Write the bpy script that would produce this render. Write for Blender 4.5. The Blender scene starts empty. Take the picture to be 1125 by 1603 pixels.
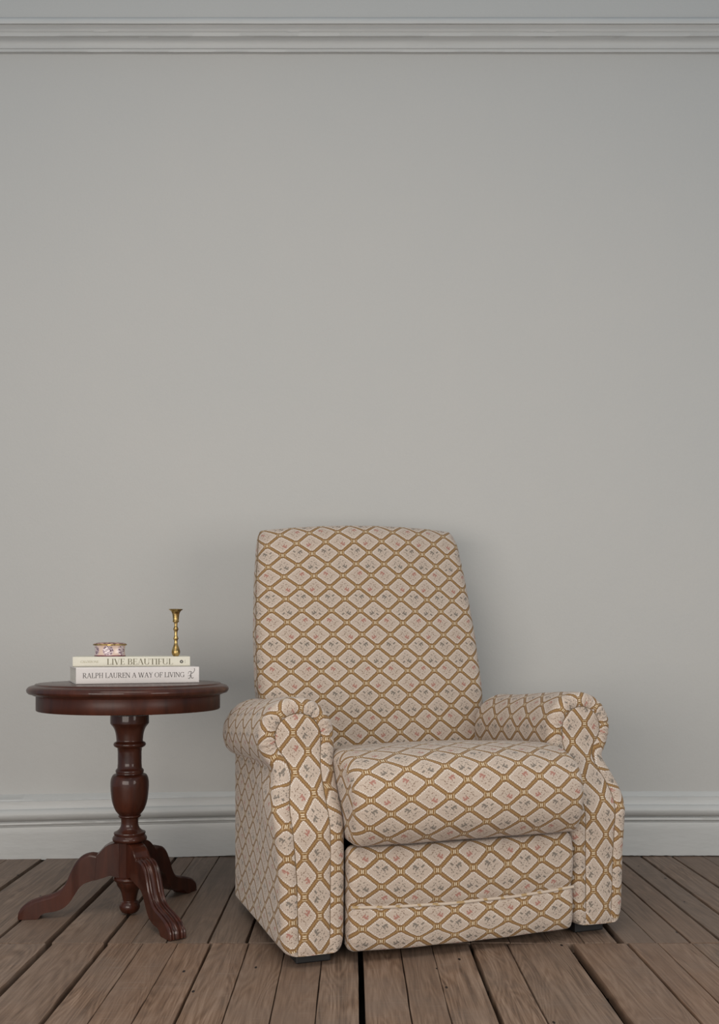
import bpy, bmesh, math, random
from mathutils import Vector, Matrix, noise
random.seed(7)
SC = bpy.context.scene
COL = SC.collection
PI = math.pi
F = 1500.0; VX = 550.0; VY = 1008.0; WALL = 3.41; EYE = 0.75

# ------------------------------------------------------------------ camera
cd = bpy.data.cameras.new('camera'); cam = bpy.data.objects.new('camera', cd); COL.objects.link(cam)
cam.location = (0, 0, EYE); cam.rotation_euler = (PI/2, 0, 0)
cd.sensor_fit = 'VERTICAL'; cd.sensor_height = 36; cd.lens = F/1603*36
cd.shift_x = (562.5-VX)/1603; cd.shift_y = (VY-801.5)/1603
cd.clip_start = 0.05
SC.camera = cam
# ------------------------------------------------------------------ world, lights, exposure
w = bpy.data.worlds.new('room_daylight'); SC.world = w; w.use_nodes = True
w.node_tree.nodes['Background'].inputs['Color'].default_value = (0.74, 0.87, 1.0, 1)
w.node_tree.nodes['Background'].inputs['Strength'].default_value = 0.43
def area(name, loc, target, sx, sy, power, color):
    l = bpy.data.lights.new(name, 'AREA'); l.shape = 'RECTANGLE'; l.size = sx; l.size_y = sy
    l.energy = power; l.color = color
    o = bpy.data.objects.new(name, l); COL.objects.link(o); o.location = loc
    o.rotation_euler = (Vector(target)-Vector(loc)).to_track_quat('-Z', 'Y').to_euler()
    return o
area('ceiling_softbox', (-.40, .45, 3.35), (-.30, .95, 0.0), 2.6, 1.7, 56, (1.0, 0.90, 0.78))
area('window_light', (-1.25, -.35, .85), (-.35, 3.3, .60), 2.1, 1.1, 50, (1.0, 0.915, 0.83))
area('right_fill_light', (1.9, .3, .95), (1.1, 3.3, .6), 1.4, 1.1, 26, (1.0, 0.95, 0.88))  # added fill lamp, brightens the lower right of the wall
SC.view_settings.view_transform = 'Standard'; SC.view_settings.look = 'None'
SC.view_settings.gamma = 1; SC.view_settings.use_curve_mapping = False
SC.view_settings.exposure = 0.0

# ------------------------------------------------------------------ node helper
class NT:
    def __init__(s, mat): s.t = mat.node_tree; s.n = s.t.nodes; s.l = s.t.links
    def m(s, op, *a, clamp=False):
        nd = s.n.new('ShaderNodeMath'); nd.operation = op; nd.use_clamp = clamp
        for i, x in enumerate(a):
            if isinstance(x, E): s.l.new(x.k, nd.inputs[i])
            else: nd.inputs[i].default_value = x
        return E(s, nd.outputs[0])
    def mix(s, f, a, b):
        nd = s.n.new('ShaderNodeMix'); nd.data_type = 'RGBA'
        for i, x in ((0, f), (6, a), (7, b)):
            if isinstance(x, E): s.l.new(x.k, nd.inputs[i])
            elif i == 0: nd.inputs[i].default_value = x
            else: nd.inputs[i].default_value = (*x, 1)
        return E(s, nd.outputs[2])
    def tex(s, kind, vec=None, out=0, **kw):
        nd = s.n.new(kind)
        for k, v in kw.items():
            if k in nd.inputs: nd.inputs[k].default_value = v
            else: setattr(nd, k, v)
        if vec is not None: s.l.new(vec.k, nd.inputs['Vector'])
        return E(s, nd.outputs[out])
    def coord(s, name): 
        nd = s.n.new('ShaderNodeTexCoord'); return E(s, nd.outputs[name])
    def mapping(s, v, scale=(1,1,1), loc=(0,0,0)):
        nd = s.n.new('ShaderNodeMapping'); s.l.new(v.k, nd.inputs[0])
        nd.inputs['Scale'].default_value = scale; nd.inputs['Location'].default_value = loc
        return E(s, nd.outputs[0])
    def sep(s, v):
        nd = s.n.new('ShaderNodeSeparateXYZ'); s.l.new(v.k, nd.inputs[0])
        return [E(s, o) for o in nd.outputs]
    def comb(s, x, y, z=0.0):
        nd = s.n.new('ShaderNodeCombineXYZ')
        for i, q in enumerate((x, y, z)):
            if isinstance(q, E): s.l.new(q.k, nd.inputs[i])
            else: nd.inputs[i].default_value = q
        return E(s, nd.outputs[0])
    def ramp(s, f, stops):
        nd = s.n.new('ShaderNodeValToRGB'); s.l.new(f.k, nd.inputs[0]); cr = nd.color_ramp
        while len(cr.elements) < len(stops): cr.elements.new(0.5)
        for e, (p, c) in zip(cr.elements, stops): e.position = p; e.color = (*c, 1)
        return E(s, nd.outputs[0])
    def attr(s, name, out=2):
        nd = s.n.new('ShaderNodeAttribute'); nd.attribute_name = name; return E(s, nd.outputs[out])
class E:
    def __init__(s, t, k): s.t = t; s.k = k
    def __add__(s, o): return s.t.m('ADD', s, o)
    __radd__ = __add__
    def __sub__(s, o): return s.t.m('SUBTRACT', s, o)
    def __rsub__(s, o): return s.t.m('SUBTRACT', o, s)
    def __mul__(s, o): return s.t.m('MULTIPLY', s, o)
    __rmul__ = __mul__
    def __truediv__(s, o): return s.t.m('DIVIDE', s, o)
    def __lt__(s, o): return s.t.m('LESS_THAN', s, o)
    def __gt__(s, o): return s.t.m('GREATER_THAN', s, o)
    def abs(s): return s.t.m('ABSOLUTE', s)
    def frac(s): return s.t.m('FRACT', s)
    def floor(s): return s.t.m('FLOOR', s)
    def sin(s): return s.t.m('SINE', s)
    def min(s, o): return s.t.m('MINIMUM', s, o)
    def max(s, o): return s.t.m('MAXIMUM', s, o)
def material(name, color=(.5, .5, .5), rough=.6, metal=0, spec=.5, coat=0, coat_rough=.1):
    m = bpy.data.materials.new(name); m.use_nodes = True
    b = m.node_tree.nodes['Principled BSDF']
    b.inputs['Base Color'].default_value = (*color, 1); b.inputs['Roughness'].default_value = rough
    b.inputs['Metallic'].default_value = metal; b.inputs['Specular IOR Level'].default_value = spec
    b.inputs['Coat Weight'].default_value = coat; b.inputs['Coat Roughness'].default_value = coat_rough
    return m, NT(m), b
def bump(t, b, h, strength=.3, dist=.002):
    nd = t.n.new('ShaderNodeBump'); nd.inputs['Strength'].default_value = strength
    nd.inputs['Distance'].default_value = dist
    t.l.new(h.k, nd.inputs['Height']); t.l.new(nd.outputs[0], b.inputs['Normal'])

# ------------------------------------------------------------------ materials
def make_plaster():
    m, t, b = material('painted_plaster', rough=.75, spec=.25)
    o = t.coord('Object')
    n1 = t.tex('ShaderNodeTexNoise', o, Scale=1.1, Detail=4.0, Roughness=.55)
    n2 = t.tex('ShaderNodeTexNoise', o, Scale=7.0, Detail=5.0)
    c = t.mix(n1, (.435, .435, .42), (.475, .46, .435))
    c = t.mix(t.m('MULTIPLY', n2, .22), c, (.40, .405, .40))
    t.l.new(c.k, b.inputs['Base Color'])
    n3 = t.tex('ShaderNodeTexNoise', o, Scale=16.0, Detail=6.0, Roughness=.6)
    n4 = t.tex('ShaderNodeTexNoise', o, Scale=140.0, Detail=3.0)
    bump(t, b, n3*.7 + n4*.25, .30, .006)
    return m
def make_trim_paint():
    m, t, b = material('glossy_trim_paint', rough=.42, spec=.4)
    o = t.coord('Object')
    n = t.tex('ShaderNodeTexNoise', o, Scale=5.0, Detail=6.0)
    c = t.mix(n, (.42, .425, .415), (.50, .50, .485)); t.l.new(c.k, b.inputs['Base Color'])
    n3 = t.tex('ShaderNodeTexNoise', t.mapping(o, (12, 12, 40)), Scale=1.0, Detail=5.0)
    bump(t, b, n3, .35, .004)
    return m
def make_planks():
    m, t, b = material('worn_floorboards', rough=.6, spec=.32)
    o = t.coord('Object'); x, y, z = t.sep(o)
    r = t.attr('plank'); r2 = t.attr('tone')
    v = t.comb(x + r*7.3, y + r*31.0, z)
    g = t.tex('ShaderNodeTexNoise', t.mapping(v, (42, 2.2, 8)), Scale=1.0, Detail=8.0, Roughness=.68, Distortion=1.4)
    fine = t.tex('ShaderNodeTexNoise', t.mapping(v, (320, 9, 30)), Scale=1.0, Detail=4.0)
    wv = t.tex('ShaderNodeTexWave', t.mapping(v, (26, 1.1, 4)), Scale=1.0, Distortion=7.0, Detail=3.0)
    patch = t.tex('ShaderNodeTexNoise', v, Scale=5.0, Detail=5.0, Roughness=.65)
    rings = t.tex('ShaderNodeTexNoise', t.mapping(v, (9, .9, 3)), Scale=1.0, Detail=2.0, Distortion=.5)
    cath = ((rings*150.0).sin()*.5 + .5)
    saw = t.tex('ShaderNodeTexNoise', t.mapping(v, (6, 170, 8)), Scale=1.0, Detail=3.0, Distortion=.8)
    c = t.ramp(g*.58 + cath*.075 + fine*.30, [(.36, (.055, .029, .017)), (.47, (.180, .110, .070)), (.60, (.320, .222, .160))])
    c = t.mix(t.m('MULTIPLY', patch - .36, 2.2, clamp=True), c, (.175, .132, .105))
    c = t.mix(t.m('MULTIPLY', (r*5.0).frac(), .45), c, (.190, .108, .066))
    c = t.mix(t.m('MULTIPLY', r2, .60), c, (.115, .094, .078))
    scratch = t.m('MULTIPLY', t.m('SUBTRACT', saw, .60, clamp=True), 2.2, clamp=True)*(patch > .5)
    c = t.mix(scratch, c, (.27, .22, .18))
    spots = t.tex('ShaderNodeTexVoronoi', t.mapping(v, (16, 7, 10)), Scale=1.0)
    c = t.mix((spots < .055), c, (.012, .009, .008))
    t.l.new(c.k, b.inputs['Base Color'])
    rr = t.m('MULTIPLY_ADD', patch, .3, .38); t.l.new(rr.k, b.inputs['Roughness'])
    bump(t, b, g*.35 + fine*.35 + cath*.12 + saw*.35 + patch*.5, .4, .0025)
    return m
def make_fabric():
    m, t, b = material('diamond_brocade', rough=.9, spec=.15)
    b.inputs['Sheen Weight'].default_value = .15
    uv = t.attr('UVMap', 1); u, v, _ = t.sep(uv)
    a0 = u/.0945; b0 = v/.0735
    # woven steps
    NX = 44.0; NY = 34.0
    a = (a0*NX).floor()/NX; bb = b0
    p = a + bb; q = a - bb
    fp = p.frac() - .5; fq = q.frac() - .5
    na = (fp + fq)*.5; nb = (fp - fq)*.5
    pnear = fp.abs() < fq.abs()
    along = fq*pnear + fp*(1.0 - pnear)
    wob = ((along*(2*PI*13)).sin())*.011
    raw_d = fp.abs().min(fq.abs())
    band_d = raw_d + wob
    band = band_d < .083
    core = ((raw_d + wob*.6) < .030)
    box = (na.abs() < .130)*(nb.abs() < .130)
    brown = band.max(box)
    dash = ((na.abs() - .030).abs() < .0125)*(nb.abs() < .062)
    dash2 = ((na.abs() - .088).abs() < .009)*(nb.abs() < .080)
    ip = (p + .5).floor(); iq = (q + .5).floor()
    cp = p - ip; cq = q - iq
    ca = (cp + cq)*.5; cb = (cp - cq)*.5
    row = ip - iq; colm = ip + iq
    rowm = t.m('FLOORED_MODULO', row, 4.0); cm = t.m('FLOORED_MODULO', colm, 4.0)
    fx = (cm > 1.5)*2.0 - 1.0
    fy = (t.m('FLOORED_MODULO', row, 2.0) > .5)*2.0 - 1.0
    X = ca*fx*.80; Y = cb*fy*.80
    green = rowm > 1.5
    def el(cx, cy, rx, ry, sk=0.0):
        dx = X - cx; dy = Y - cy
        dx = (dx - dy*sk)/rx; dy = dy/ry
        return (dx*dx + dy*dy) < 1.0
    bl = el(.085, .105, .040, .040, .5).max(el(.045, .055, .024, .045, -.6)).max(el(.125, .06, .020, .028))
    bl = bl.max(el(-.085, .115, .028, .032, -.5)*green)
    lf = None
    for e in ((-.01, .02, .012, .07, .4), (-.06, -.075, .034, .020, .9), (.04, -.115, .036, .020, -.9), (.115, -.055, .030, .016, .6),
              (-.135, .03, .030, .018, -.7), (-.03, -.16, .020, .022, .5), (-.05, .10, .014, .045, .8), (-.085, -.015, .018, .030, -.5), (.06, -.02, .016, .030, .7), (.02, .165, .020, .022, 0)):
        k = el(*e); lf = k if lf is None else lf.max(k)
    hatch = (((X*120.0 + Y*75.0)).sin()*1.0) > -.35
    lf = lf*hatch
    # colours
    nz = t.tex('ShaderNodeTexNoise', t.mapping(uv, (9, 9, 1)), Scale=1.0, Detail=3.0)
    fine = t.tex('ShaderNodeTexNoise', t.mapping(uv, (900, 500, 1)), Scale=1.0, Detail=1.0)
    cream = t.mix(nz, (.46, .375, .31), (.535, .45, .38))
    stripe = ((a0*(2*PI*22)).sin()*.5 + .5)*.30
    cream = t.mix(stripe, cream, (.38, .29, .225))
    # pale stitches just inside the trellis
    dots = ((raw_d - .124).abs() < .019)*(((along*(2*PI*13)).sin()) > .15)
    side = (na.abs() < .180)*(na.abs() > .135)*(nb.abs() < .085)*(((na*(2*PI*38)).sin()) > .3)
    ring = dots.max(side*.6)
    cream = t.mix(t.m('MULTIPLY', ring, .80), cream, (.84, .81, .76))
    leafc = t.mix(green, (.135, .080, .045), (.070, .065, .048))
    blc = t.mix(green, (.29, .065, .045), (.040, .046, .040))
    cream = t.mix(lf*.72, cream, leafc)
    cream = t.mix(bl*.70, cream, blc)
    bc = t.mix(core, (.175, .092, .031), (.300, .178, .064))
    bc = t.mix(t.m('MULTIPLY', (bb*(2*PI*26)).sin()*.5 + .5, .35), bc, (.22, .11, .035))
    bc = t.mix(dash2, bc, (.46, .35, .22))
    bc = t.mix(dash, bc, (.68, .58, .42))
    c = t.mix(brown, cream, bc)
    c = t.mix(t.m('MULTIPLY', fine, .30), c, (.20, .14, .10))
    t.l.new(c.k, b.inputs['Base Color'])
    h = (brown*.5) + (stripe*1.2) + fine*.6 + ring*.5
    bump(t, b, h, .45, .0015)
    return m
def make_wood(coat=.36, cr=.05, name='polished_mahogany'):
    m, t, b = material(name, rough=.42, spec=.22, coat=coat, coat_rough=cr)
    o = t.coord('Object')
    g = t.tex('ShaderNodeTexNoise', t.mapping(o, (9, 9, 2)), Scale=3.0, Detail=6.0, Distortion=1.0)
    c = t.ramp(g, [(.3, (.026, .0068, .0036)), (.7, (.060, .0150, .0070))])
    t.l.new(c.k, b.inputs['Base Color'])
    n = t.tex('ShaderNodeTexNoise', o, Scale=60.0, Detail=4.0)
    bump(t, b, n, .06, .002)
    return m
def make_brass():
    m, t, b = material('aged_brass', rough=.33, metal=1)
    n = t.tex('ShaderNodeTexNoise', t.coord('Object'), Scale=90.0, Detail=4.0)
    c = t.ramp(n, [(.35, (.22, .135, .045)), (.65, (.60, .43, .18))]); t.l.new(c.k, b.inputs['Base Color'])
    rr = t.m('MULTIPLY_ADD', n, .35, .15); t.l.new(rr.k, b.inputs['Roughness'])
    return m
def make_enamel():
    m, t, b = material('painted_enamel', rough=.25, coat=.5)
    o = t.coord('UV'); 
    n = t.tex('ShaderNodeTexNoise', t.mapping(o, (60, 60, 1)), Scale=1.0, Detail=2.0)
    x, y, z = t.sep(o)
    cell = (x/.045).frac() - .5
    yy = (y - .0605)/.013
    d = (cell*cell)*7.5 + (yy*yy)*.85
    vor = t.tex('ShaderNodeTexVoronoi', t.mapping(o, (210, 210, 1)), Scale=1.0)
    vor = vor*.6 + t.tex('ShaderNodeTexNoise', t.mapping(o, (420, 420, 1)), Scale=1.0, Detail=2.0)*.4
    peach = t.mix(n, (.58, .47, .45), (.56, .38, .25))
    fl = t.ramp(vor, [(.34, (.065, .035, .055)), (.46, (.25, .15, .19)), (.58, (.60, .50, .50))])
    c = t.mix((d < 1.0), peach, fl)
    c = t.mix((y < .0475), c, (.17, .045, .06))
    t.l.new(c.k, b.inputs['Base Color'])
    return m
def make_lid():
    m, t, b = material('painted_lid', rough=.3, coat=.4)
    n = t.tex('ShaderNodeTexNoise', t.coord('Object'), Scale=120.0, Detail=3.0)
    c = t.ramp(n, [(.4, (.10, .035, .035)), (.6, (.42, .25, .20))]); t.l.new(c.k, b.inputs['Base Color'])
    return m
def make_paper(name, c0, c1, rough=.5, sc=30.0, coat=0):
    m, t, b = material(name, rough=rough, coat=coat)
    n = t.tex('ShaderNodeTexNoise', t.coord('Object'), Scale=sc, Detail=4.0)
    c = t.mix(n, c0, c1); t.l.new(c.k, b.inputs['Base Color'])
    return m
def make_pages():
    m, t, b = material('page_edges', rough=.85)
    x, y, z = t.sep(t.coord('Object'))
    s = t.tex('ShaderNodeTexNoise', t.mapping(t.coord('Object'), (4, 4, 1500)), Scale=1.0)
    c = t.mix(s, (.40, .37, .32), (.72, .68, .61)); t.l.new(c.k, b.inputs['Base Color'])
    return m
M = dict(plaster=make_plaster(), trim=make_trim_paint(), plank=make_planks(), fabric=make_fabric(), wood=make_wood(), satin=make_wood(.10, .30, 'satin_mahogany'),
         brass=make_brass(), enamel=make_enamel(), lid=make_lid(),
         ivory=make_paper('ivory_cover', (.53, .505, .42), (.58, .555, .47), .45),
         white=make_paper('white_cover', (.56, .525, .505), (.62, .58, .56), .35, coat=.2),
         pages=make_pages(),
         ink=make_paper('dark_ink', (.035, .03, .027), (.06, .05, .045)),
         olive=make_paper('olive_ink', (.10, .085, .05), (.145, .125, .075)),
         faint=make_paper('faint_ink', (.30, .27, .18), (.34, .30, .2)),
         black=make_paper('black_plastic', (.006, .006, .006), (.012, .011, .011), .5),
         under=make_paper('dark_underfloor', (.004, .003, .003), (.012, .009, .007), .9),
         joist=make_paper('dark_joist_wood', (.05, .034, .026), (.10, .07, .052), .9, 40.0),
         seam=make_paper('brown_seam_thread', (.10, .065, .035), (.15, .10, .055), .9),  # dark brown thread for the upholstery seams
         welt=None)
mw, tw, bw = material('cream_welt', rough=.9, spec=.1)
uvw = tw.attr('UVMap', 1); uw, vw, _w = tw.sep(uvw)
s_ = ((uw/.055 + tw.tex('ShaderNodeTexNoise', tw.mapping(uvw, (7, 7, 1)), Scale=1.0)*2.0).frac() < .22)
tw.l.new(tw.mix(s_, (.48, .40, .325), (.36, .25, .13)).k, bw.inputs['Base Color'])
M['welt'] = mw

# ------------------------------------------------------------------ mesh helpers
def link(name, me, mat, parent=None):
    o = bpy.data.objects.new(name, me); COL.objects.link(o)
    if mat: me.materials.append(mat)
    if parent: o.parent = parent
    return o
def finish(bm, name, mat, parent=None, smooth=True, angle=None, recalc=True):
    if recalc: bmesh.ops.recalc_face_normals(bm, faces=bm.faces)
    me = bpy.data.meshes.new(name); bm.to_mesh(me); bm.free()
    if smooth:
        for p in me.polygons: p.use_smooth = True
        if angle: me.set_sharp_from_angle(angle=math.radians(angle))
    return link(name, me, mat, parent)
def root(name, label, cat, loc=(0,0,0), rz=0, group=None):
    o = bpy.data.objects.new(name, None); COL.objects.link(o); o.empty_display_size = .1
    o.location = loc; o.rotation_euler = (0,0,rz); o['label'] = label; o['category'] = cat
    if group: o['group'] = group
    return o
def add_grid(bm, P, UV=None, cu=False, cv=False):
    """P[i][j] points; cu closes i, cv closes j. UV[i][j] given with one extra row/col when closed."""
    uvl = bm.loops.layers.uv.get('UVMap') or bm.loops.layers.uv.new('UVMap')
    V = [[bm.verts.new(p) for p in r] for r in P]
    n, m = len(P), len(P[0])
    for i in range(n if cu else n-1):
        for j in range(m if cv else m-1):
            i2, j2 = (i+1) % n, (j+1) % m
            vs = [V[i][j], V[i2][j], V[i2][j2], V[i][j2]]
            if len(set(vs)) < 4: continue
            f = bm.faces.new(vs)
            if UV:
                ids = [(i, j), (i+1, j), (i+1, j+1), (i, j+1)]
                for lp, (a, b) in zip(f.loops, ids): lp[uvl].uv = UV[a][b]
    return V
def box_bm(bm, c, s, bev=0, seg=2):
    r = bmesh.ops.create_cube(bm, size=1)
    bmesh.ops.scale(bm, vec=s, verts=r['verts']); bmesh.ops.translate(bm, vec=c, verts=r['verts'])
    if bev:
        es = list({e for v in r['verts'] for e in v.link_edges})
        bmesh.ops.bevel(bm, geom=es, offset=bev, segments=seg, affect='EDGES', profile=.5)
def lathe(prof, seg=64, sx=1, sy=1, lobes=0, lob=0):
    bm = bmesh.new(); L = [0]
    for k in range(1, len(prof)): L.append(L[-1] + math.dist(prof[k], prof[k-1]))
    P = []; UV = []
    for i in range(seg+1):
        a = 2*PI*i/seg; f = 1 + lob*math.cos(lobes*a)
        if i < seg: P.append([(r*f*math.cos(a)*sx, r*f*math.sin(a)*sy, z) for r, z in prof])
        rm = max(r for r, z in prof)
        UV.append([(a*rm, l) for l in L])
    add_grid(bm, P, UV, cu=True)
    return bm
def smooth_path(pts, n=8):
    """Catmull-Rom through the points"""
    out = []; N = len(pts); pts = [Vector(p) for p in pts]
    for i in range(N-1):
        p0 = pts[max(i-1, 0)]; p1 = pts[i]; p2 = pts[i+1]; p3 = pts[min(i+2, N-1)]
        for k in range(n):
            t = k/n
            out.append(.5*((2*p1) + (p2-p0)*t + (2*p0-5*p1+4*p2-p3)*t*t + (3*p1-p0-3*p2+p3)*t**3))
    out.append(pts[-1]); return out
def tube(bm, pts, r, seg=8, closed=False):
    pts = [Vector(p) for p in pts]; n = len(pts); P = []; UV = []; L = 0
    up = Vector((0, 0, 1))
    for i, p in enumerate(pts):
        a = pts[(i-1) % n] if closed or i else pts[0]; b = pts[(i+1) % n] if closed or i < n-1 else pts[-1]
        d = (b-a).normalized()
        ref = up if abs(d.z) < .9 else Vector((0, 1, 0))
        s = d.cross(ref).normalized(); q = s.cross(d)
        if i: L += (p-pts[i-1]).length
        P.append([p + r*(math.cos(2*PI*k/seg)*s + math.sin(2*PI*k/seg)*q) for k in range(seg)])
        UV.append([(L, 2*PI*r*k/seg) for k in range(seg+1)])
    UV.append(UV[0])
    # keep frames from flipping
    for i in range(1, n):
        best = min(range(seg), key=lambda s_: (P[i][s_]-pts[i]-(P[i-1][0]-pts[i-1])).length)
        P[i] = P[i][best:] + P[i][:best]
    add_grid(bm, P, UV, cu=closed, cv=True)
    if not closed:
        pass
def wz(y, p=0): return EYE + (VY-y)*(WALL-p)/F     # height of a wall feature from its row in the photo

# ------------------------------------------------------------------ setting: wall, mouldings, floor
bm = bmesh.new()
n, m = 60, 40
P = [[(-3.2+6.4*i/n, WALL + .0015*noise.noise((i*.7, j*.7, 0)), -.08+3.9*j/m) for j in range(m+1)] for i in range(n+1)]
add_grid(bm, P)
box_bm(bm, (0, WALL+.13, 1.86), (6.4, .24, 3.9))
o = finish(bm, 'wall_back', M['plaster'], recalc=True); o['kind'] = 'structure'
def leftness(x): return max(0.0, min(1.0, (-.42-x)/.85))
def moulding(name, pts, sag=0, out=0, jitter=.0012):
    bm = bmesh.new(); N = 640; P = []
    prof = []
    for k in range(len(pts)-1):
        prof.append(pts[k])
    prof.append(pts[-1])
    for i in range(N+1):
        x = -3.2+6.4*i/N; row = []; t = leftness(x)
        for k, (p, z) in enumerate(prof):
            j = jitter*noise.noise((x*5, k*1.7, 3)) + .4*jitter*noise.noise((x*23, k*2.3, 9))
            if name.startswith('base') and k >= len(prof)-1: j = .001 + .010*max(0, noise.noise((x*9, 1.3, 4))-.12) + .002*abs(noise.noise((x*60, 2, 2)))
            pp = p + out*t*(1 if p > .004 else 0)
            row.append((x, WALL - pp, z + j - sag*t))
        P.append(row)
    add_grid(bm, P)
    o = finish(bm, name, M['trim'], recalc=False, angle=40); o['kind'] = 'structure'
    # face the room
    me = o.data; me.flip_normals() if me.polygons[len(prof)//2].normal.y > 0 else None
    return o
rail = [(0, 82), (.009, 81.6), (.011, 80), (.011, 77), (.015, 75.5), (.017, 72), (.022, 67), (.030, 61), (.040, 57), (.046, 56.6), (.048, 55),
        (.048, 50.5), (.050, 49.6), (.053, 47), (.058, 42), (.062, 38.5), (.070, 37.6), (.078, 37), (.080, 35), (.080, 29.5), (.078, 28.5), (0, 27)]
moulding('trim_1', [(p, wz(y, p)) for p, y in rail], jitter=.0006)
base = [(-.002, 1238), (.004, 1240), (.010, 1244), (.014, 1246.5), (.020, 1247.4), (.020, 1257.5), (.022, 1259.5), (.030, 1260.5), (.037, 1263), (.041, 1267), (.041, 1271),
        (.037, 1275), (.030, 1277.5), (.022, 1278.6), (.022, 1279.6), (.030, 1280.3), (.031, 1281), (.031, 1283.6), (.029, 1284.4), (.018, 1284.6), (.018, 1286.8), (.024, 1287.4), (.025, 1289)]
bp = [(p, wz(y, p)) for p, y in base]
bp += [(.025, bp[-1][1]*(1-k/5) + .001*k/5) for k in range(1, 6)]
moulding('baseboard_back', bp, sag=.012, out=.045, jitter=.0006)

# floor: planks in two rows, laid towards the wall
front = [-1.62, -1.47, -1.33, -1.19, -1.06, -.90, -.757, -.614, -.522, -.435, -.351, -.257, -.163, -.072, .0215, .12, .199, .297, .389, .548, .692, .768, .853, .96, 1.08, 1.2, 1.34, 1.5, 1.62]
fgap = {.0215: .0135, .297: .010, .548: .021, -.757: .019, -.614: .012, -.351: .006, .389: .004, .692: .007}
back = [-1.62, -1.47, -1.33, -1.2, -1.075, -.90, -.762, -.618, -.553, -.466, -.361, -.263, -.165, -.07, .022, .12, .21, .30, .40, .50, .585, .676, .765, .852, .934, 1.023, 1.132, 1.24, 1.37, 1.5, 1.62]
bgap = {-1.075: .018, -.762: .019, -.618: .010, .676: .018, -.90: .008, -.361: .006, .852: .005, .934: .008, 1.023: .010, 1.132: .008, -.263: .007}
for lst in (front, back):
    while lst[-1] < 3.1: lst.append(round(lst[-1]+random.uniform(.10, .15), 3))
    while lst[0] > -3.1: lst.insert(0, round(lst[0]-random.uniform(.10, .15), 3))
JD = 2.405
bm = bmesh.new(); plk = bm.verts.layers.float.new('plank'); ton = bm.verts.layers.float.new('tone')
def plank(x0, x1, y0, y1, r, tone, z=0.0, N=None):
    N = N or max(8, int((y1-y0)/.035)); th = .026; P = []
    tz = random.uniform(-.0006, .0006); tx = random.uniform(-.0015, .0015)
    for i in range(N+1):
        y = y0+(y1-y0)*i/N
        ea = .0016*noise.noise((y*3, x0*31, 1)) + .0011*noise.noise((y*17, x0*31, 2))
        eb = .0016*noise.noise((y*3, x1*31, 5)) + .0011*noise.noise((y*17, x1*31, 6))
        a = x0+ea; b = x1+eb; e = .0011
        zz = z + tz - abs(tz) - .0008
        row = [(a, y, zz-th), (a, y, zz-e*1.3), (a+e*.5, y, zz-e*.3), (a+e*1.6, y, zz)]
        for k in range(1, 6):
            xx = a+(b-a)*k/6; row.append((xx, y, zz + .0010*noise.noise((xx*20, y*4, r*9)) - .0004))
        row += [(b-e*1.6, y, zz), (b-e*.5, y, zz-e*.3), (b, y, zz-e*1.3), (b, y, zz-th)]
        P.append(row)
    V = add_grid(bm, P)
    for rw in V:
        for v in rw: v[plk] = r; v[ton] = tone
    for rw in (V[0], V[-1]):
        try: bm.faces.new(rw)
        except ValueError: pass
for k in range(len(front)-1):
    g0 = fgap.get(front[k], .0024)/2; g1 = fgap.get(front[k+1], .0024)/2
    plank(front[k]+g0, front[k+1]-g1, .3, JD-.0015+random.uniform(-.003, .001), random.random(), random.random()*.45)
for k in range(len(back)-1):
    g0 = bgap.get(back[k], .0024)/2; g1 = bgap.get(back[k+1], .0024)/2
    plank(back[k]+g0, back[k+1]-g1, JD+.003+random.uniform(-.001, .004), WALL-.012+random.uniform(-.01, .012) , random.random(), .45+random.random()*.45)
me_f = finish(bm, 'floor', M['plank'], recalc=True, angle=30); me_f['kind'] = 'structure'
me_f.data.materials.append(M['joist']); me_f.data.materials.append(M['under'])
bm = bmesh.new()
box_bm(bm, (0, 1.95, -.13), (6.4, 3.5, .02))
o = finish(bm, 'floor', M['under'], smooth=False); o['kind'] = 'structure'
bm = bmesh.new()
for y in (.55, 1.15, 1.86, 2.40, 2.95): box_bm(bm, (0, y, -.075), (6.3, .07, .09), .002)
o = finish(bm, 'floor', M['joist'], smooth=False); o['kind'] = 'structure'

# ------------------------------------------------------------------ armchair
chair = root('armchair', 'cream armchair patterned with gold diamonds and small flowers, rolled arms, on bare floorboards', 'armchair', (.278, 2.34, 0), math.radians(19))
FAB = M['fabric']
def resample(pts, n, closed=True):
    pts = [Vector(p) for p in pts]
    if closed: pts = pts + [pts[0]]
    L = [0]
    for a, b in zip(pts, pts[1:]): L.append(L[-1]+(b-a).length)
    T = L[-1]; out = []; k = 0
    for i in range(n if closed else n+1):
        s = T*i/n
        while k < len(L)-2 and L[k+1] < s: k += 1
        f = (s-L[k])/max(1e-9, L[k+1]-L[k]); out.append(pts[k].lerp(pts[k+1], f))
    return out, T
def inset(pts, d):
    """closed 2D polygon, counter-clockwise: shifted inwards by d"""
    n = len(pts); out = []
    for i in range(n):
        a = pts[(i-3) % n]; b = pts[(i+3) % n]; t = (b-a).normalized()
        out.append(pts[i] + Vector((-t.y, t.x))*d)
    return out
def relax(pts, k):
    for _ in range(k): pts = [(pts[i-1]+pts[i]*2+pts[(i+1) % len(pts)])/4 for i in range(len(pts))]
    return pts
ARM_OUT = [(.452, .034), (.459, .06), (.461, .12), (.463, .20), (.469, .28), (.474, .335), (.474, .365), (.468, .40), (.459, .432), (.454, .4495), (.462, .459)]
ang = [-38, -25, -10, 5, 20, 40, 60, 80, 100, 120, 140, 160, 175]
ARM_ROLL = [(.3935+.0965*math.cos(math.radians(a)), .5255+.0965*math.sin(math.radians(a))) for a in ang]
ARM_IN = [(.298, .49), (.303, .45), (.305, .40), (.305, .2), (.306, .06), (.312, .034), (.33, .028), (.40, .027), (.435, .028)]
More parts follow.
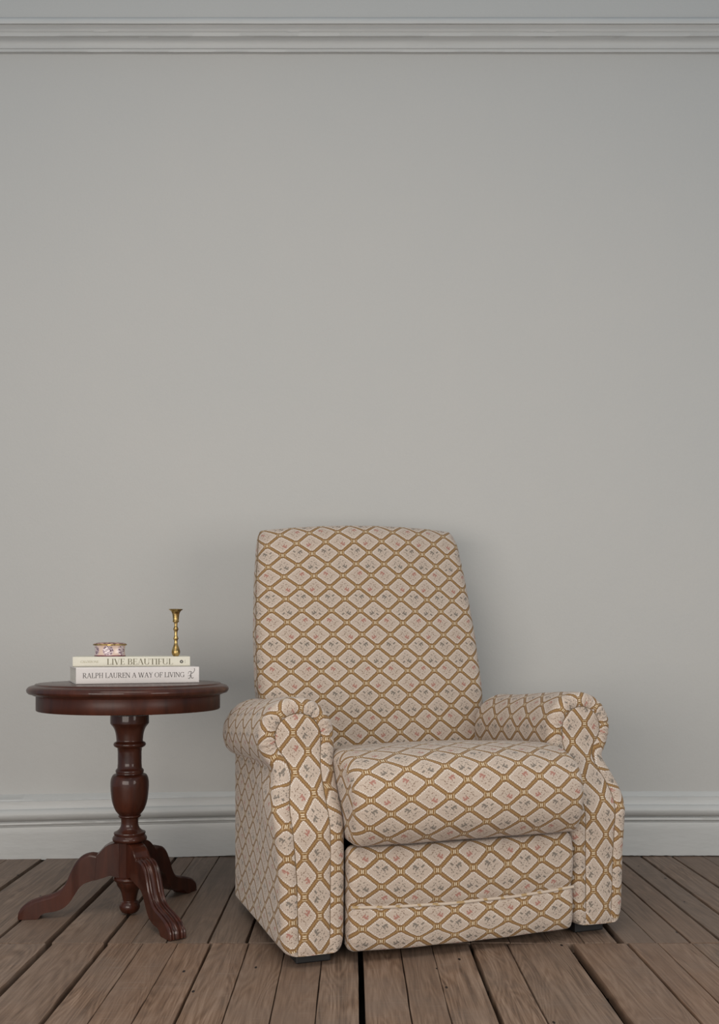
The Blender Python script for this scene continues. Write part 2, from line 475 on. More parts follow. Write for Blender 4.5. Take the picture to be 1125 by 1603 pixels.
prof, PL = resample(ARM_OUT + ARM_ROLL + ARM_IN, 420)
prof = relax([Vector(p) for p in prof], 8)
def smoothstep(a, b, x):
    t = max(0, min(1, (x-a)/(b-a))); return t*t*(3-2*t)
def arm_inset(d):
    out = []
    for i, p in enumerate(inset(prof, d)):
        z0 = prof[i].y
        if z0 < .06:
            k = smoothstep(.06, .03, z0)
            p = Vector((min(max(p.x, .3055+d), .4605-d), z0 + (p.y-z0)*(1-k) + (.0015*min(1, d/.02))*k))
        out.append(p)
    return out
def y_front(z): return .004 + .100*smoothstep(.30, .50, z)
def build_arm(side):
    R = .0245; FA = math.radians(125); RI = R*(1-math.cos(FA)); YB = .585
    rings = []       # (inset, y-offset relative to front or absolute back, ucoord)
    # v starts at the inner bottom so that the pattern runs continuously over the roll
    n = len(prof)
    arc = [0]
    for i in range(n): arc.append(arc[-1] + (prof[(i+1) % n]-prof[i]).length)
    levels = []
    for k in range(9):                      # rear rounding, cap side first
        f = k/8*PI/2; levels.append(('b', .045*(1-math.sin(f)), .045*(1-math.cos(f))))
    for k in range(1, 15): levels.append(('m', k/15, 0))
    K = 12
    for k in range(K+1):
        f = k/K*FA; levels.append(('f', R*(1-math.cos(f)), R*math.sin(f)))
    P = []; 
    ulast = None; U = []
    for (kind, a, b) in levels:
        if kind == 'b': ins = a; q = prof if ins < 1e-6 else inset(prof, ins)
        elif kind == 'm': ins = 0; q = prof
        else: ins = a; q = prof if ins < 1e-6 else arm_inset(ins)
        row = []
        for i, pt in enumerate(q):
            z = pt.y; yf = y_front(z)
            if kind == 'b': y = YB - b
            elif kind == 'm': y = (YB-.045) + (yf+R-(YB-.045))*a
            else: y = yf + R - b
            x = pt.x
            if pt.x > .42 and pt.y < .46: x -= (max(0, min(.022, prof[i].x-.4535)))*smoothstep(.07, .30, y-yf)
            # gathers round the scroll
            if kind == 'f' or (kind == 'm' and a > .8):
                wgt = (smoothstep(.455, .50, prof[i].y))*(.12*smoothstep(.8, 1, a) if kind == 'm' else .12+.88*smoothstep(0, RI*.8, a))
                rip = .0036*(math.sin(arc[i]*2*PI/.0145 + 3*noise.noise((arc[i]*30, 0, 1)))*(.6+.8*noise.noise((arc[i]*22, 4, 1))))*wgt
                c = Vector((.3935, .5255)); dv = (Vector((x, z))-c).normalized()
                x += dv.x*rip; z += dv.y*rip; y -= rip*.6
            wr = .0022*noise.noise((x*9+side*5, y*6, z*8)); 
            if kind == 'm': x += wr*(1 if pt.x > .4 else .4); z += wr*.6*(pt.y > .45)
            z -= .026*smoothstep(.10, .56, y)*smoothstep(.40, .50, prof[i].y)
            row.append(Vector((x*side, y, z)))
        P.append(row)
    # uv u along the depth, measured on the row itself
    UV = []
    for li, row in enumerate(P):
        if li == 0: UV.append([[0, 0] for _ in range(n+1)])
        else: UV.append([[UV[-1][i][0] - (P[li][i % n]-P[li-1][i % n]).length*side*(1.0), 0] for i in range(n+1)])
        for i in range(n+1): UV[-1][i][1] = arc[i]
    # shift so the front edge of the roll has a common phase
    bm = bmesh.new()
    V = add_grid(bm, P, UV, cv=True)
    uvl = bm.loops.layers.uv['UVMap']
    f = bm.faces.new(V[0])
    for lp in f.loops: lp[uvl].uv = (lp.vert.co.x, lp.vert.co.z)
    arm = finish(bm, 'arm', FAB, chair)
    # front panel filling the inset outline
    q = arm_inset(RI)
    zs0 = min(p.y for p in q)-.0005; zs1 = max(p.y for p in q)-.0003
    NR = 90; rows = []; uvs = []
    for r in range(NR+1):
        t = r/NR; z = zs0+(zs1-zs0)*(1-(1-t)**1.6)
        xs = []
        zc = max(z, .066)
        for i in range(n):
            a, b = q[i], q[(i+1) % n]
            if (a.y-zc)*(b.y-zc) <= 0 and abs(a.y-b.y) > 1e-9: xs.append(a.x+(b.x-a.x)*(zc-a.y)/(b.y-a.y))
        x0, x1 = min(xs)-.0012, max(xs)+.0012; row = []; uv = []
        for c in range(17):
            s = c/16; x = x0+(x1-x0)*s
            bul = .006*(4*s*(1-s))**.5*min(1, (zs1-z)/.03+.15)*min(1, (z-zs0)/.02+.2)
            y = y_front(z) + R*(1-math.sin(FA)) - bul + .0008*noise.noise((x*20, z*20, 3))+.0004
            row.append((x*side, y, z)); uv.append((z*1.02+.021, x*side+.003))
        rows.append(row); uvs.append(uv)
    bm = bmesh.new(); add_grid(bm, rows, uvs)
    pn = finish(bm, 'front_panel', FAB, arm)
    # seam along the edge of the panel
    k0 = [i for i in range(n) if prof[i].y < .05]
    st = max(i for i in range(n) if prof[i].y < .05 and prof[i].x > .44 and i < n//2)+1
    en = min(i for i in range(n) if i > n//2 and prof[i].y < .05)
    pts = [(q[i].x*side, y_front(q[i].y)+R*(1-math.sin(FA))+.0002, q[i].y) for i in range(st, en)][::3]
    bm = bmesh.new(); tube(bm, pts, .0014, 6)
    finish(bm, 'seam', M['seam'], pn)
    return arm
build_arm(-1); build_arm(1)

def pillow(name, prof2, x0, x1, R, crown=None, parent=chair, nx=60, uoff=(0, 0), n=200, us=1.0, vs=1.0):
    """closed YZ outline swept along X with rounded ends; u = X, v = outline length from its first point"""
    q0, L = resample(prof2, n); q0 = relax([Vector(p) for p in q0], 2)
    # outline must be counter-clockwise in (y,z) for inset
    A = sum(q0[i].x*q0[(i+1) % n].y - q0[(i+1) % n].x*q0[i].y for i in range(n))
    sg = 1 if A > 0 else -1
    arc = [0]
    for i in range(n): arc.append(arc[-1]+(q0[(i+1) % n]-q0[i]).length)
    lev = []
    K = 9
    for k in range(K+1): f = k/K*PI/2; lev.append((x0+R*(1-math.sin(f)), R*(1-math.cos(f))))
    lev = [(x0+R*(1-math.sin(k/K*PI/2)), R*(1-math.cos(k/K*PI/2))) for k in range(K, -1, -1)]
    for k in range(1, nx): lev.append((x0+R+(x1-x0-2*R)*k/nx, 0))
    lev += [(x1-R*(1-math.sin(k/K*PI/2)), R*(1-math.cos(k/K*PI/2))) for k in range(0, K+1)]
    P = []; UV = []; uu = lev[0][0]
    for li, (x, ins) in enumerate(lev):
        q = q0 if ins < 1e-6 else inset(q0, ins*sg)
        row = []
        for i, p in enumerate(q):
            y, z = p.x, p.y
            if crown:
                dy, dz = crown(x, y, z); y += dy; z += dz
            w1 = .0015*noise.noise((x*10, y*10, z*10+5))
            row.append((x, y+w1, z+w1))
        P.append(row)
        if li: uu += math.hypot(lev[li][0]-lev[li-1][0], lev[li][1]-lev[li-1][1])
        UV.append([(uu*us+uoff[0], a*vs+uoff[1]) for a in arc])
    bm = bmesh.new(); V = add_grid(bm, P, UV, cv=True); uvl = bm.loops.layers.uv['UVMap']
    for rw in (V[0], V[-1]):
        f = bm.faces.new(rw)
        for lp in f.loops: lp[uvl].uv = (lp.vert.co.y, lp.vert.co.z)
    return finish(bm, name, FAB, parent)

# seat cushion
seat_prof = [(-.030, .279), (-.047, .30), (-.058, .33), (-.064, .365), (-.062, .40), (-.052, .43), (-.032, .456), (0, .474), (.04, .484), (.10, .488), (.2, .482), (.35, .465), (.5, .447), (.60, .437),
             (.62, .42), (.62, .32), (.60, .30), (.3, .290), (.05, .279), (-.01, .276)]
def seat_crown(x, y, z):
    k = max(0, 1-(x/.31)**2)
    return (-.016*k*smoothstep(.10, -.03, y)*smoothstep(.27, .33, z), .012*k*smoothstep(.38, .47, z))
pillow('seat_cushion', seat_prof, -.304, .304, .028, seat_crown, uoff=(.012, .012), us=.97, vs=1.12)
# footrest board with its piping
foot_prof = [(.012, .024), (-.004, .030), (-.012, .05), (-.015, .09), (-.011, .128), (-.004, .138), (-.010, .150), (-.016, .19), (-.015, .235), (-.007, .262), (.006, .272), (.03, .274), (.05, .26), (.055, .15), (.05, .03), (.03, .022)]
def foot_crown(x, y, z):
    k = max(0, 1-(x/.30)**2)
    return (-.006*k*smoothstep(.03, 0, y), -.010*k*smoothstep(.26, .20, z)*smoothstep(.05, .08, z) - .004*k)
foot = pillow('footrest', foot_prof, -.300, .300, .018, foot_crown, uoff=(-.02, .03), vs=1.08)
bm = bmesh.new()
pts = []
for i in range(41):
    x = -.298+.596*i/40; k = max(0, 1-(x/.30)**2)
    pts.append((x, -.0075-.006*k, .134-.010*k+.0012*noise.noise((x*12, 0, 0))))
tube(bm, pts, .0038, 10); finish(bm, 'piping', M['welt'], foot)

# backrest: rounded ring at each level
def ring(wd, yf, yb, r, n_c=8):
    """rounded rectangle starting at rear centre, going round by the left, front, right; returns points"""
    pts = []
    fb = .022                                    # forward bulge of the front face
    nb, ns, nf = 10, 6, 40
    for k in range(nb): pts.append((-(wd-r)*k/nb, yb))
    for k in range(n_c): a = PI/2*k/n_c; pts.append((-(wd-r)-r*math.sin(a), yb-r+r*math.cos(a)))
    for k in range(ns): pts.append((-wd, yb-r-(yb-yf-2*r)*k/ns))
    for k in range(n_c): a = PI/2*k/n_c; pts.append((-(wd-r)-r*math.cos(a), yf+r-r*math.sin(a)))
    for k in range(nf+1):
        x = -(wd-r)+2*(wd-r)*k/nf; pts.append((x, yf-fb*(1-(x/(wd-r))**2)**.8 if abs(x) < wd-r else yf))
    for k in range(1, n_c+1): a = PI/2*k/n_c; pts.append(((wd-r)+r*math.sin(a), yf+r-r*math.cos(a)))
    for k in range(1, ns+1): pts.append((wd, yf+r+(yb-yf-2*r)*k/ns))
    for k in range(1, n_c+1): a = PI/2*k/n_c; pts.append(((wd-r)+r*math.cos(a), yb-r+r*math.sin(a)))
    for k in range(1, nb+1): pts.append(((wd-r)-(wd-r)*k/nb, yb))
    return pts[:-1]
ZT = 1.110
def lerp_t(z, tab):
    for (a, va), (b, vb) in zip(tab, tab[1:]):
        if z <= b: return va+(vb-va)*(z-a)/(b-a)
    return tab[-1][1]
W_T = [(.36, .345), (.50, .360), (.62, .366), (.78, .362), (.95, .350), (1.06, .337), (1.12, .326)]
F_T = [(.36, .53), (.45, .555), (.60, .600), (.76, .640), (.95, .690), (1.06, .722), (1.12, .760)]
B_T = [(.36, .66), (.62, .725), (.95, .80), (1.12, .84)]
P = []; UV = []; zs = []
for k in range(50): zs.append((.36+(ZT-.035-.36)*k/49, 0, 0))
for k in range(1, 11):
    a = PI/2*k/10; zs.append((ZT-.035+.035*math.sin(a), .032*(1-math.cos(a)), k))
vv = 0; prev = None
for z, ins, k in zs:
    wd = lerp_t(z, W_T)-ins*.35; yf = lerp_t(z, F_T)+ins; yb = lerp_t(z, B_T)-ins
    rg = ring(wd, yf, yb, min(.046, (yb-yf)/2-.001))
    row = []
    for (x, y) in rg:
        crown = (.018*(1-(x/.34)**2) + .03*x)*smoothstep(.8, 1.11, z)
        row.append((x, y + .002*noise.noise((x*6, z*6, 1)), z+crown))
    P.append(row)
    c = row[len(row)//2]
    if prev is not None: vv += math.dist(c, prev)
    prev = c
    s = [0]
    for i in range(len(row)): a = row[i]; b = row[(i+1) % len(row)]; s.append(s[-1]+math.dist(a, b))
    h = s[len(row)//2]
    UV.append([((t-h)*1.03, vv*.97+.02) for t in s])
bm = bmesh.new(); V = add_grid(bm, P, UV, cv=True); uvl = bm.loops.layers.uv['UVMap']
for rw, s in ((V[0], 0), (V[-1], vv)):
    f = bm.faces.new(rw)
    for lp in f.loops: lp[uvl].uv = (lp.vert.co.x, s+lp.vert.co.y)
backrest = finish(bm, 'backrest', FAB, chair)
# seam round the front face of the backrest
N = len(P[0]); iL = 10+8+6+1; iR = 10+8+6+8+41+7
for idx in (iL, iR):
    pts = [Vector(P[k][idx])+Vector((0, .001, 0)) for k in range(6, 57)]
    bm = bmesh.new(); tube(bm, pts, .0017, 6); finish(bm, 'seam', M['seam'], backrest)
# rear body and underside
bm = bmesh.new(); box_bm(bm, (0, .61, .21), (.62, .12, .32), .02, 3); finish(bm, 'rear_panel', FAB, chair)
bm = bmesh.new(); box_bm(bm, (0, .335, .14), (.58, .52, .232), .004); finish(bm, 'frame', M['black'], chair, smooth=False)  # hidden seat frame, extended down to block light and deepen the shade underneath
for (x, y) in ((-.375, .07), (.375, .07), (-.375, .52), (.375, .52)):
    bm = bmesh.new(); box_bm(bm, (x, y, .0175), (.085, .06, .035), .003); box_bm(bm, (x, y, .004), (.07, .05, .008), .001)
    finish(bm, 'foot', M['black'], chair, smooth=False)

# ------------------------------------------------------------------ side table
TX, TY, TH = -.617, 2.667, .642
table = root('side_table', 'small round dark red wooden pedestal table with three carved feet, left of the armchair', 'table', (TX, TY, 0))
WD = M['wood']
top = [(0, TH), (.246, TH), (.250, TH-.0008), (.252, TH-.003), (.2535, TH-.0045), (.260, TH-.0055), (.267, TH-.008), (.2715, TH-.012), (.2735, TH-.017), (.272, TH-.023), (.268, TH-.027),
       (.262, TH-.0285), (.258, TH-.029), (.257, TH-.031), (.252, TH-.0325), (0, TH-.0325)]
bm = lathe(top, 128); finish(bm, 'tabletop', WD, table, angle=50)
bm = lathe([(0, .611), (.2475, .611), (.249, .609), (.249, .571), (.2475, .569), (.238, .569), (.237, .60), (0, .60)], 128)
ap = finish(bm, 'apron', M['satin'], table, angle=40)
bm = bmesh.new(); box_bm(bm, (0, 0, .578), (.15, .11, .044), .002); finish(bm, 'mounting_block', WD, table, smooth=False)
col = smooth_path([(.0525, .552), (.0528, .532), (.051, .527), (.043, .516), (.038, .50), (.036, .48)], 4)
c2 = [(.0370, .479), (.0425, .476), (.0445, .471), (.0425, .466), (.037, .463), (.0338, .461), (.0325, .45), (.0325, .42), (.0335, .405), (.0365, .402), (.0385, .399), (.0385, .395), (.0375, .392), (.038, .390)]
c3 = smooth_path([(.038, .390), (.046, .386), (.051, .375), (.0525, .36), (.0515, .34), (.048, .3135), (.0405, .291), (.032, .279), (.0285, .2755)], 5)
c4 = [(.0305, .274), (.031, .271), (.0285, .2685)] + [tuple(p) for p in smooth_path([(.0245, .267), (.0235, .255), (.0245, .245), (.029, .236), (.038, .2285)], 4)]
c5 = [(.0425, .2275), (.0435, .224), (.0415, .220), (.0440, .217), (.0472, .212), (.0472, .207), (.0445, .2025), (.036, .201), (0, .201)]
pr = [(0, .552)] + [tuple(p) for p in col] + c2 + [tuple(p) for p in c3] + c4 + c5
bm = lathe([(p[0], p[1]) for p in pr], 64); finish(bm, 'column', WD, table, angle=60)
bm = bmesh.new()
hexp = [[(.036*math.cos(math.radians(a)), .036*math.sin(math.radians(a)), z) for z in (.202, .104)] for a in range(7, 367, 45)]
V = add_grid(bm, hexp, cu=True); bm.faces.new([r[0] for r in V]); bm.faces.new([r[1] for r in V])
hub = finish(bm, 'hub', WD, table, smooth=False)
fin = [(0, .106), (.041, .106), (.0445, .102), (.0450, .098), (.0425, .094), (.037, .092)] + [tuple(p) for p in smooth_path([(.037, .090), (.034, .080), (.025, .065), (.0205, .048), (.0185, .037)], 4)] + \
      [(.0195, .0355)] + [tuple(p) for p in smooth_path([(.0225, .0345), (.0275, .025), (.0275, .015), (.021, .005), (.012, .0015)], 4)] + [(0, .0012)]
bm = lathe(fin, 48); finish(bm, 'finial', WD, hub, angle=60)
U_ = [(545, 702), (500, 712), (470, 730), (441, 762), (434, 762), (405, 759), (365, 772), (335, 800), (310, 845), (285, 905), (255, 945), (210, 968), (160, 983), (110, 1003), (80, 1024), (62, 1048), (57, 1082)]
L_ = [(545, 885), (505, 868), (470, 878), (430, 890), (424, 891), (402, 897), (375, 908), (352, 930), (330, 965), (305, 1003), (275, 1030), (238, 1045), (195, 1052), (172, 1064), (155, 1085), (110, 1087), (68, 1087)]
def rz_(p):
    x, y = p; r = (592-x)*.000559; d = 2.667-.037*min(1, r/.29)
    return Vector((r, max(.0, .75-(90+.3111*y)*d/1500)))
def leg_bm():
    U = smooth_path([rz_(p) for p in U_], 5); Lw = smooth_path([rz_(p) for p in L_], 5)
    bm = bmesh.new(); P = []; H = .0235; NT_ = 33
    for i, (u, l) in enumerate(zip(U, Lw)):
        u = Vector(u); l = Vector(l); s = i/5
        fl = smoothstep(3.4, 4.0, s)
        nrm = (u-l).normalized(); row = []
        hw = H*(.97+.06*smoothstep(11, 14, s))
        if fl < .5: hw *= .98
        for k in range(NT_+1):
            t = -1+2*k/NT_
            # reeds: a broad centre and a narrower pair each side
            q = abs(t); reed = 0
            for c0, c1, hgt in ((0, .30, .0046), (.34, .64, .0040), (.68, .98, .0046)):
                if c0 <= q <= c1: 
                    z_ = (q-c0)/(c1-c0) if c0 else q/c1
                    reed = hgt*(1-((2*z_-1)**2 if c0 else z_**2))
            drop = .0062*(fl) - reed*fl + .006*fl*max(0, q-.6)**1.0 + (1-fl)*.002*max(0, q-.85)/.15
            pt = u - nrm*drop
            row.append((pt.x, t*hw, pt.y))
        row.append((l.x, hw, l.y)); row.append((l.x, 0, l.y)); row.append((l.x, -hw, l.y))
        P.append(row)
    V = add_grid(bm, P, cv=True); bm.faces.new(V[0]); bm.faces.new(V[-1])
    return bm
for a in (188, 307, 65):
    bm = leg_bm(); bmesh.ops.rotate(bm, cent=(0, 0, 0), matrix=Matrix.Rotation(math.radians(a), 3, 'Z'), verts=bm.verts)
    lg = finish(bm, 'leg', WD, table, angle=38)
    sd = Vector((-math.sin(math.radians(a)), math.cos(math.radians(a)), 0))
    for p in lg.data.polygons:
        if abs(p.normal.dot(sd)) > .97 and p.area > 5e-5: p.use_smooth = False

# ------------------------------------------------------------------ serif lettering for the spines
def arcp(cx, cy, rx, ry, a0, a1, wt, wn, n=20):
    """arc with width thick where it runs vertically"""
    out = []
    for i in range(n+1):
        a = math.radians(a0+(a1-a0)*i/n); out.append((cx+rx*math.cos(a), cy+ry*math.sin(a), wn+(wt-wn)*abs(math.cos(a))**1.5))
    return out
def glyphs(W, T):
    S = .045*(1 if T > .03 else .6)
    def v(x, y0=0, y1=1, w=W): return [(x, y0, w), (x, y1, w)]
    def h(x0, x1, y, w=T): return [(x0, y, w), (x1, y, w)]
    def sf(x, y, r=.13): yy = y+(S/2 if y < .5 else -S/2); return [(x-r, yy, S), (x+r, yy, S)]
    def tick(x, y0, y1): return [(x, y0, T*1.4), (x, y1, T*2.2)]
    G = {}
    G['I'] = (.32, [v(.16), sf(.16, 0), sf(.16, 1)])
    G['L'] = (.60, [v(.16), sf(.16, 0), sf(.16, 1), h(.16, .55, S/2, S), tick(.55, 0, .24)])
    G['E'] = (.62, [v(.16), sf(.16, 0), sf(.16, 1), h(.16, .55, S/2, S), h(.16, .53, 1-S/2, S), h(.16, .44, .52), tick(.55, 0, .22), tick(.53, .80, 1), tick(.44, .42, .62)])
    G['F'] = (.58, [v(.16), sf(.16, 0), sf(.16, 1), h(.16, .53, 1-S/2, S), h(.16, .42, .5), tick(.53, .78, 1), tick(.42, .4, .6)])
    G['H'] = (.78, [v(.16), v(.62), sf(.16, 0), sf(.16, 1), sf(.62, 0), sf(.62, 1), h(.16, .62, .52)])
    G['T'] = (.66, [v(.33), sf(.33, 0), h(.03, .63, 1-S/2, S), tick(.04, .78, 1), tick(.62, .78, 1)])
    G['N'] = (.80, [v(.13, w=T*1.3), v(.67, w=T*1.3), [(.13, 1, W), (.67, 0.02, W)], sf(.13, 0, .1), sf(.08, 1, .08), sf(.67, 1, .1)])
    G['A'] = (.78, [[(.38, 1, T*1.3), (.10, 0, T*1.3)], [(.38, 1, W), (.66, 0, W)], h(.2, .55, .35), sf(.10, 0, .1), sf(.66, 0, .12)])
    G['V'] = (.74, [[(.10, 1, W), (.37, 0, W)], [(.37, 0, T*1.3), (.64, 1, T*1.3)], sf(.10, 1, .12), sf(.64, 1, .1)])
    G['W'] = (1.08, [[(.10, 1, W), (.33, 0, W)], [(.33, 0, T*1.3), (.55, 1, T*1.3)], [(.53, 1, W), (.76, 0, W)], [(.76, 0, T*1.3), (.98, 1, T*1.3)], sf(.10, 1, .12), sf(.53, 1, .1), sf(.98, 1, .09)])
    G['Y'] = (.70, [[(.09, 1, W), (.35, .48, W)], [(.35, .48, T*1.3), (.60, 1, T*1.3)], v(.35, 0, .5), sf(.35, 0), sf(.09, 1, .11), sf(.60, 1, .1)])
    G['O'] = (.86, [arcp(.41, .5, .345, .5-T/2, 0, 360, W, T, 40)])
    G['C'] = (.76, [arcp(.42, .5, .345, .5-T/2, 48, 312, W, T, 32), tick(.65, .72, .98), tick(.65, .02, .26)])
    G['G'] = (.84, [arcp(.42, .5, .345, .5-T/2, 48, 318, W, T, 32), tick(.65, .72, .98), v(.68, .02, .42), sf(.68, .42, .1)])
    G['D'] = (.82, [v(.16), h(.03, .38, S/2, S), h(.03, .38, 1-S/2, S), arcp(.36, .5, .36, .5-T/2, -90, 90, W, T, 24)])
    G['P'] = (.62, [v(.16), sf(.16, 0), h(.03, .34, 1-S/2, S), h(.16, .34, .47), arcp(.32, .735, .21, .25, -90, 90, W, T, 18)])
    G['B'] = (.66, [v(.16), h(.03, .36, S/2, S), h(.03, .34, 1-S/2, S), h(.16, .36, .53), arcp(.32, .76, .19, .225, -90, 90, W, T, 18), arcp(.34, .27, .23, .255, -90, 90, W, T, 18)])
    G['R'] = (.74, [v(.16), sf(.16, 0), h(.03, .34, 1-S/2, S), h(.16, .34, .49), arcp(.32, .74, .21, .245, -90, 90, W, T, 18), [(.33, .49, W), (.64, 0, W)], sf(.66, 0, .07)])
    G['U'] = (.78, [v(.15, .3, 1), v(.63, .3, 1, T*1.5), sf(.15, 1), sf(.63, 1, .1), [(p[0], p[1], p[2]) for p in arcp(.39, .32, .24, .31, 180, 360, W*.8, T*1.4, 20)]])
    G[' '] = (.30, [])
    return G
def ribbon(bm, pts, f, lift=0):
    """pts (x,y,w) in glyph plane, f maps (x,y)->3D"""
    n = len(pts); Lp = []; Rp = []
    for i, (x, y, w_) in enumerate(pts):
        a = pts[max(i-1, 0)]; b = pts[min(i+1, n-1)]
        if i == n-1 and math.dist(pts[0][:2], pts[-1][:2]) < 1e-4: b = pts[1]
        if i == 0 and math.dist(pts[0][:2], pts[-1][:2]) < 1e-4: a = pts[-2]
        d = Vector((b[0]-a[0], b[1]-a[1])).normalized(); nn = Vector((-d.y, d.x))*w_/2
        Lp.append(bm.verts.new(f(x+nn.x, y+nn.y))); Rp.append(bm.verts.new(f(x-nn.x, y-nn.y)))
    for i in range(n-1): bm.faces.new((Lp[i], Lp[i+1], Rp[i+1], Rp[i]))
def text_mesh(name, s, x0, x1, zb, hgt, y, mat, parent, W=.13, T=.045, slant=0):
    G = glyphs(W, T); tot = sum(G[c][0] for c in s); ax = (x1-x0)/tot
    bm = bmesh.new(); cx = 0
    for c in s:
        wd, st = G[c]
        for k, sp in enumerate(st): ribbon(bm, sp, lambda a, b, cx=cx, k=k: (x0+(cx+a+slant*b)*ax, y-.00002*k, zb+b*hgt))
        cx += wd
    return finish(bm, name, mat, parent, smooth=False, recalc=False)

# ------------------------------------------------------------------ books
def book(name, label, loc, rot, L, D, H, mat, over=.004, ct=.0028):
    r = root(name, label, 'book', loc, rot, None)
    # cover: spine with softened edges plus two boards (origin at front-left bottom corner, spine along +X, facing -Y)
    bm = bmesh.new()
    prof2 = [(D, 0), (.003, 0), (.0012, .0006), (.0002, .002), (0, .004), (0, H-.004), (.0002, H-.002), (.0012, H-.0006), (.003, H), (D, H), (D, H-ct), (.006, H-ct), (.004, H-ct-.002), (.004, ct+.002), (.006, ct), (D, ct)]
    P = [[(x, a, b) for a, b in prof2] for x in (0, L)]
    V = add_grid(bm, P, cv=True)
    bm.faces.new(V[0]); bm.faces.new(V[1])
    c = finish(bm, 'cover', mat, r, angle=35)
    bm = bmesh.new()
    box_bm(bm, (L/2, D/2+.001, H/2), (L-2*over, D-.012, H-2*ct+.0004), .0006, 1)
    finish(bm, 'pages', M['pages'], r, smooth=False)
    return r, c
R1 = math.radians(20.5); R2 = math.radians(13)
Z1 = TH+.0004; H1 = .0445; H2 = .0275
b1, c1 = book('book', 'white hardcover RALPH LAUREN A WAY OF LIVING, bottom of the stack on the round table', (-.73, 2.54, Z1), R1, .3285, .265, H1, M['white'])
text_mesh('spine_title', 'RALPH LAUREN A WAY OF LIVING', .0165, .2885, .0165, .0135, -.0003, M['ink'], c1, W=.11, T=.045)
bm = bmesh.new()
o_x, o_z, s_ = .3045, .0125, .0190
def fR(a, b): return (o_x+a*s_, -.0004, o_z+b*s_)
def cw(pts, w0=.06): 
    w0 *= .62; q = smooth_path([(x, y, 0) for x, y in pts], 6); return [(p.x, p.y, w0*(.7+.6*math.sin(i/len(q)*PI))) for i, p in enumerate(q)]
ribbon(bm, cw([(-.35, .10), (-.25, -.02), (-.1, .06), (0, .35), (.05, .75), (.0, .95)], .09), fR)
ribbon(bm, cw([(-.30, .62), (-.28, .88), (-.05, 1.02), (.18, .92), (.16, .66), (-.08, .50)], .08), fR)
ribbon(bm, cw([(-.08, .50), (.05, .42), (.14, .12), (.32, .02), (.45, .16)], .10), fR)
ribbon(bm, cw([(.14, .66), (.42, .86), (.62, 1.2), (.60, 1.42), (.50, 1.36)], .07), fR)
ribbon(bm, cw([(-.42, .40), (-.30, .36), (-.1, .42), (.25, .36)], .05), fR)
finish(bm, 'emblem', M['ink'], c1, smooth=False, recalc=False)
Z2 = Z1+H1+.0003
b2, c2_ = book('book', 'ivory hardcover LIVE BEAUTIFUL, top of the stack, carrying the brass candlestick', (-.765, 2.63, Z2), R2, .318, .235, H2, M['ivory'])
text_mesh('spine_title', 'LIVE BEAUTIFUL', .0905, .271, .0052, .0165, -.0003, M['olive'], c2_, W=.125, T=.020)
text_mesh('spine_author', 'CALDERONE', .020, .068, .0105, .0062, -.0003, M['faint'], c2_, W=.12, T=.05, slant=.2)
bm = bmesh.new()
EX, EZ = .2945, .0130
v0 = [bm.verts.new((EX+.0047*math.cos(2*PI*k/32), -.0003, EZ+.0047*math.sin(2*PI*k/32))) for k in range(32)]; bm.faces.new(v0)
for k in range(2): 
    x = EX+.0095; bm.faces.new([bm.verts.new((x+a, -.0003, EZ-.004+b+k*.0048)) for a, b in ((0, 0), (.0006, 0), (.0006, .0036), (0, .0036))])
em = finish(bm, 'emblem', M['ink'], c2_, smooth=False, recalc=False)
bm = bmesh.new()
bm.faces.new([bm.verts.new((EX+a, -.0005, EZ+b)) for a, b in ((-.0024, 0), (.0018, .0024), (.0010, 0), (.0018, -.0024))])
finish(bm, 'emblem_mark', M['ivory'], em, smooth=False, recalc=False)
ZB = Z2+H2+.0002

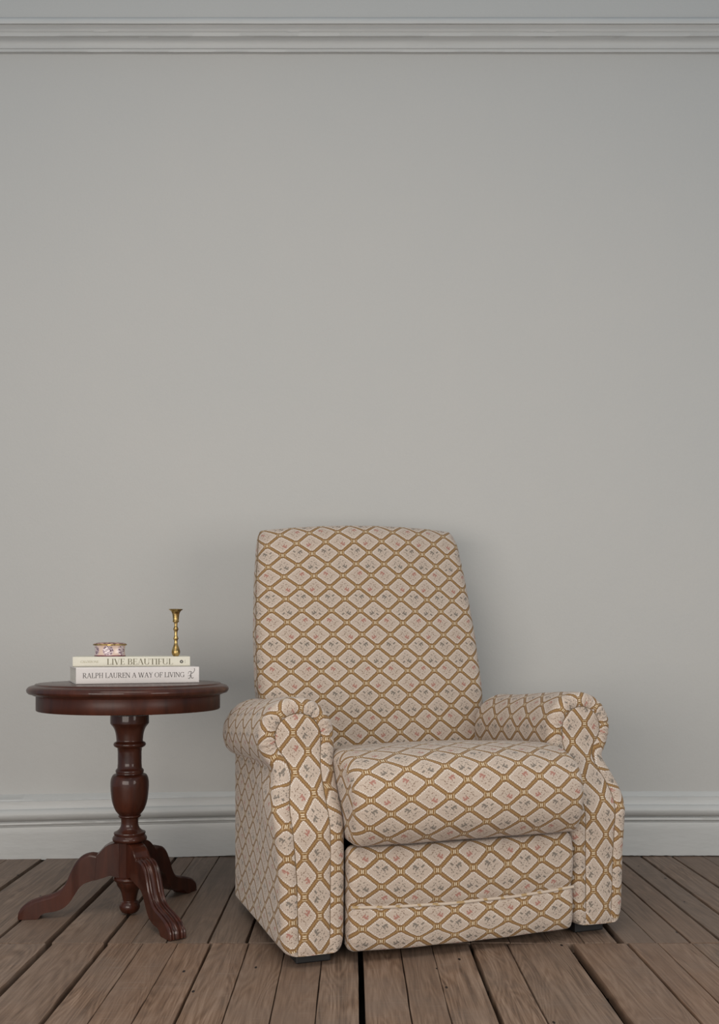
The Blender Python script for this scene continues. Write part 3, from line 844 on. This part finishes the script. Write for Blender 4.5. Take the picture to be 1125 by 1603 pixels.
# ------------------------------------------------------------------ candlestick
cs = root('candlestick', 'slim aged brass candlestick without a candle, on the right end of the book stack', 'candlestick', (-.503, 2.745, ZB))
s = .000357
def cz(y): return (430-y)*s*1.03
st = smooth_path([(.0062, cz(430)), (.0085, cz(426)), (.0112, cz(412)), (.0120, cz(393)), (.0098, cz(370)), (.0064, cz(345)), (.0047, cz(322)), (.0050, cz(305))], 5)
st += smooth_path([(.0066, cz(298)), (.0073, cz(291)), (.0064, cz(284)), (.0048, cz(272)), (.0043, cz(256)), (.0050, cz(236)), (.0068, cz(224)), (.0074, cz(218)), (.0066, cz(211)), (.0048, cz(200)), (.0044, cz(185)), (.0054, cz(168))], 4)
bm = lathe([(0, 0)] + [(p[0], p[1]) for p in st] + [(0, cz(166))], 32); finish(bm, 'stem', M['brass'], cs, angle=70)
cup = [(0, cz(168)), (.0056, cz(168)), (.0088, cz(163)), (.0092, cz(157)), (.0084, cz(153)), (.0086, cz(135)), (.0094, cz(110)), (.0112, cz(92)), (.0145, cz(77)), (.0196, cz(68)), (.0200, cz(65)), (.0192, cz(63.5)),
       (.0125, cz(72)), (.0098, cz(82)), (.0090, cz(95)), (.0088, cz(120)), (0, cz(120))]
bm = lathe(cup, 32); finish(bm, 'candle_cup', M['brass'], cs, angle=60)

# ------------------------------------------------------------------ trinket box
tb = root('trinket_box', 'tiny oval trinket box painted with purple flowers, on the left of the book stack', 'box', (-.684, 2.715, ZB), math.radians(8))
SX, SY = 1.0, .74
bm = lathe([(0, 0), (.0425, 0), (.0435, .0008), (.0435, .0022), (.0418, .003), (.0408, .010), (.0408, .022), (.0420, .0300), (.0425, .0310), (0, .0310)], 96, SX, SY, 8, .012)
finish(bm, 'body', M['enamel'], tb, angle=60)
bm = lathe([(0, .0320), (.0435, .0320), (.0450, .0327), (.0453, .0342), (.0440, .0362), (.036, .0385), (.02, .0398), (0, .0402)], 96, SX, SY, 8, .012)
ld = finish(bm, 'lid', M['lid'], tb, angle=60)
bm = lathe([(.0405, .0307), (.0438, .0307), (.0460, .0316), (.0464, .0330), (.0455, .0345), (.0436, .0352), (.0405, .0352)], 96, SX, SY, 8, .012)
finish(bm, 'rim', M['brass'], tb, angle=60)
bm = bmesh.new(); box_bm(bm, (.002, -.0345, .0318), (.013, .003, .005), .0012); finish(bm, 'clasp', M['brass'], tb)
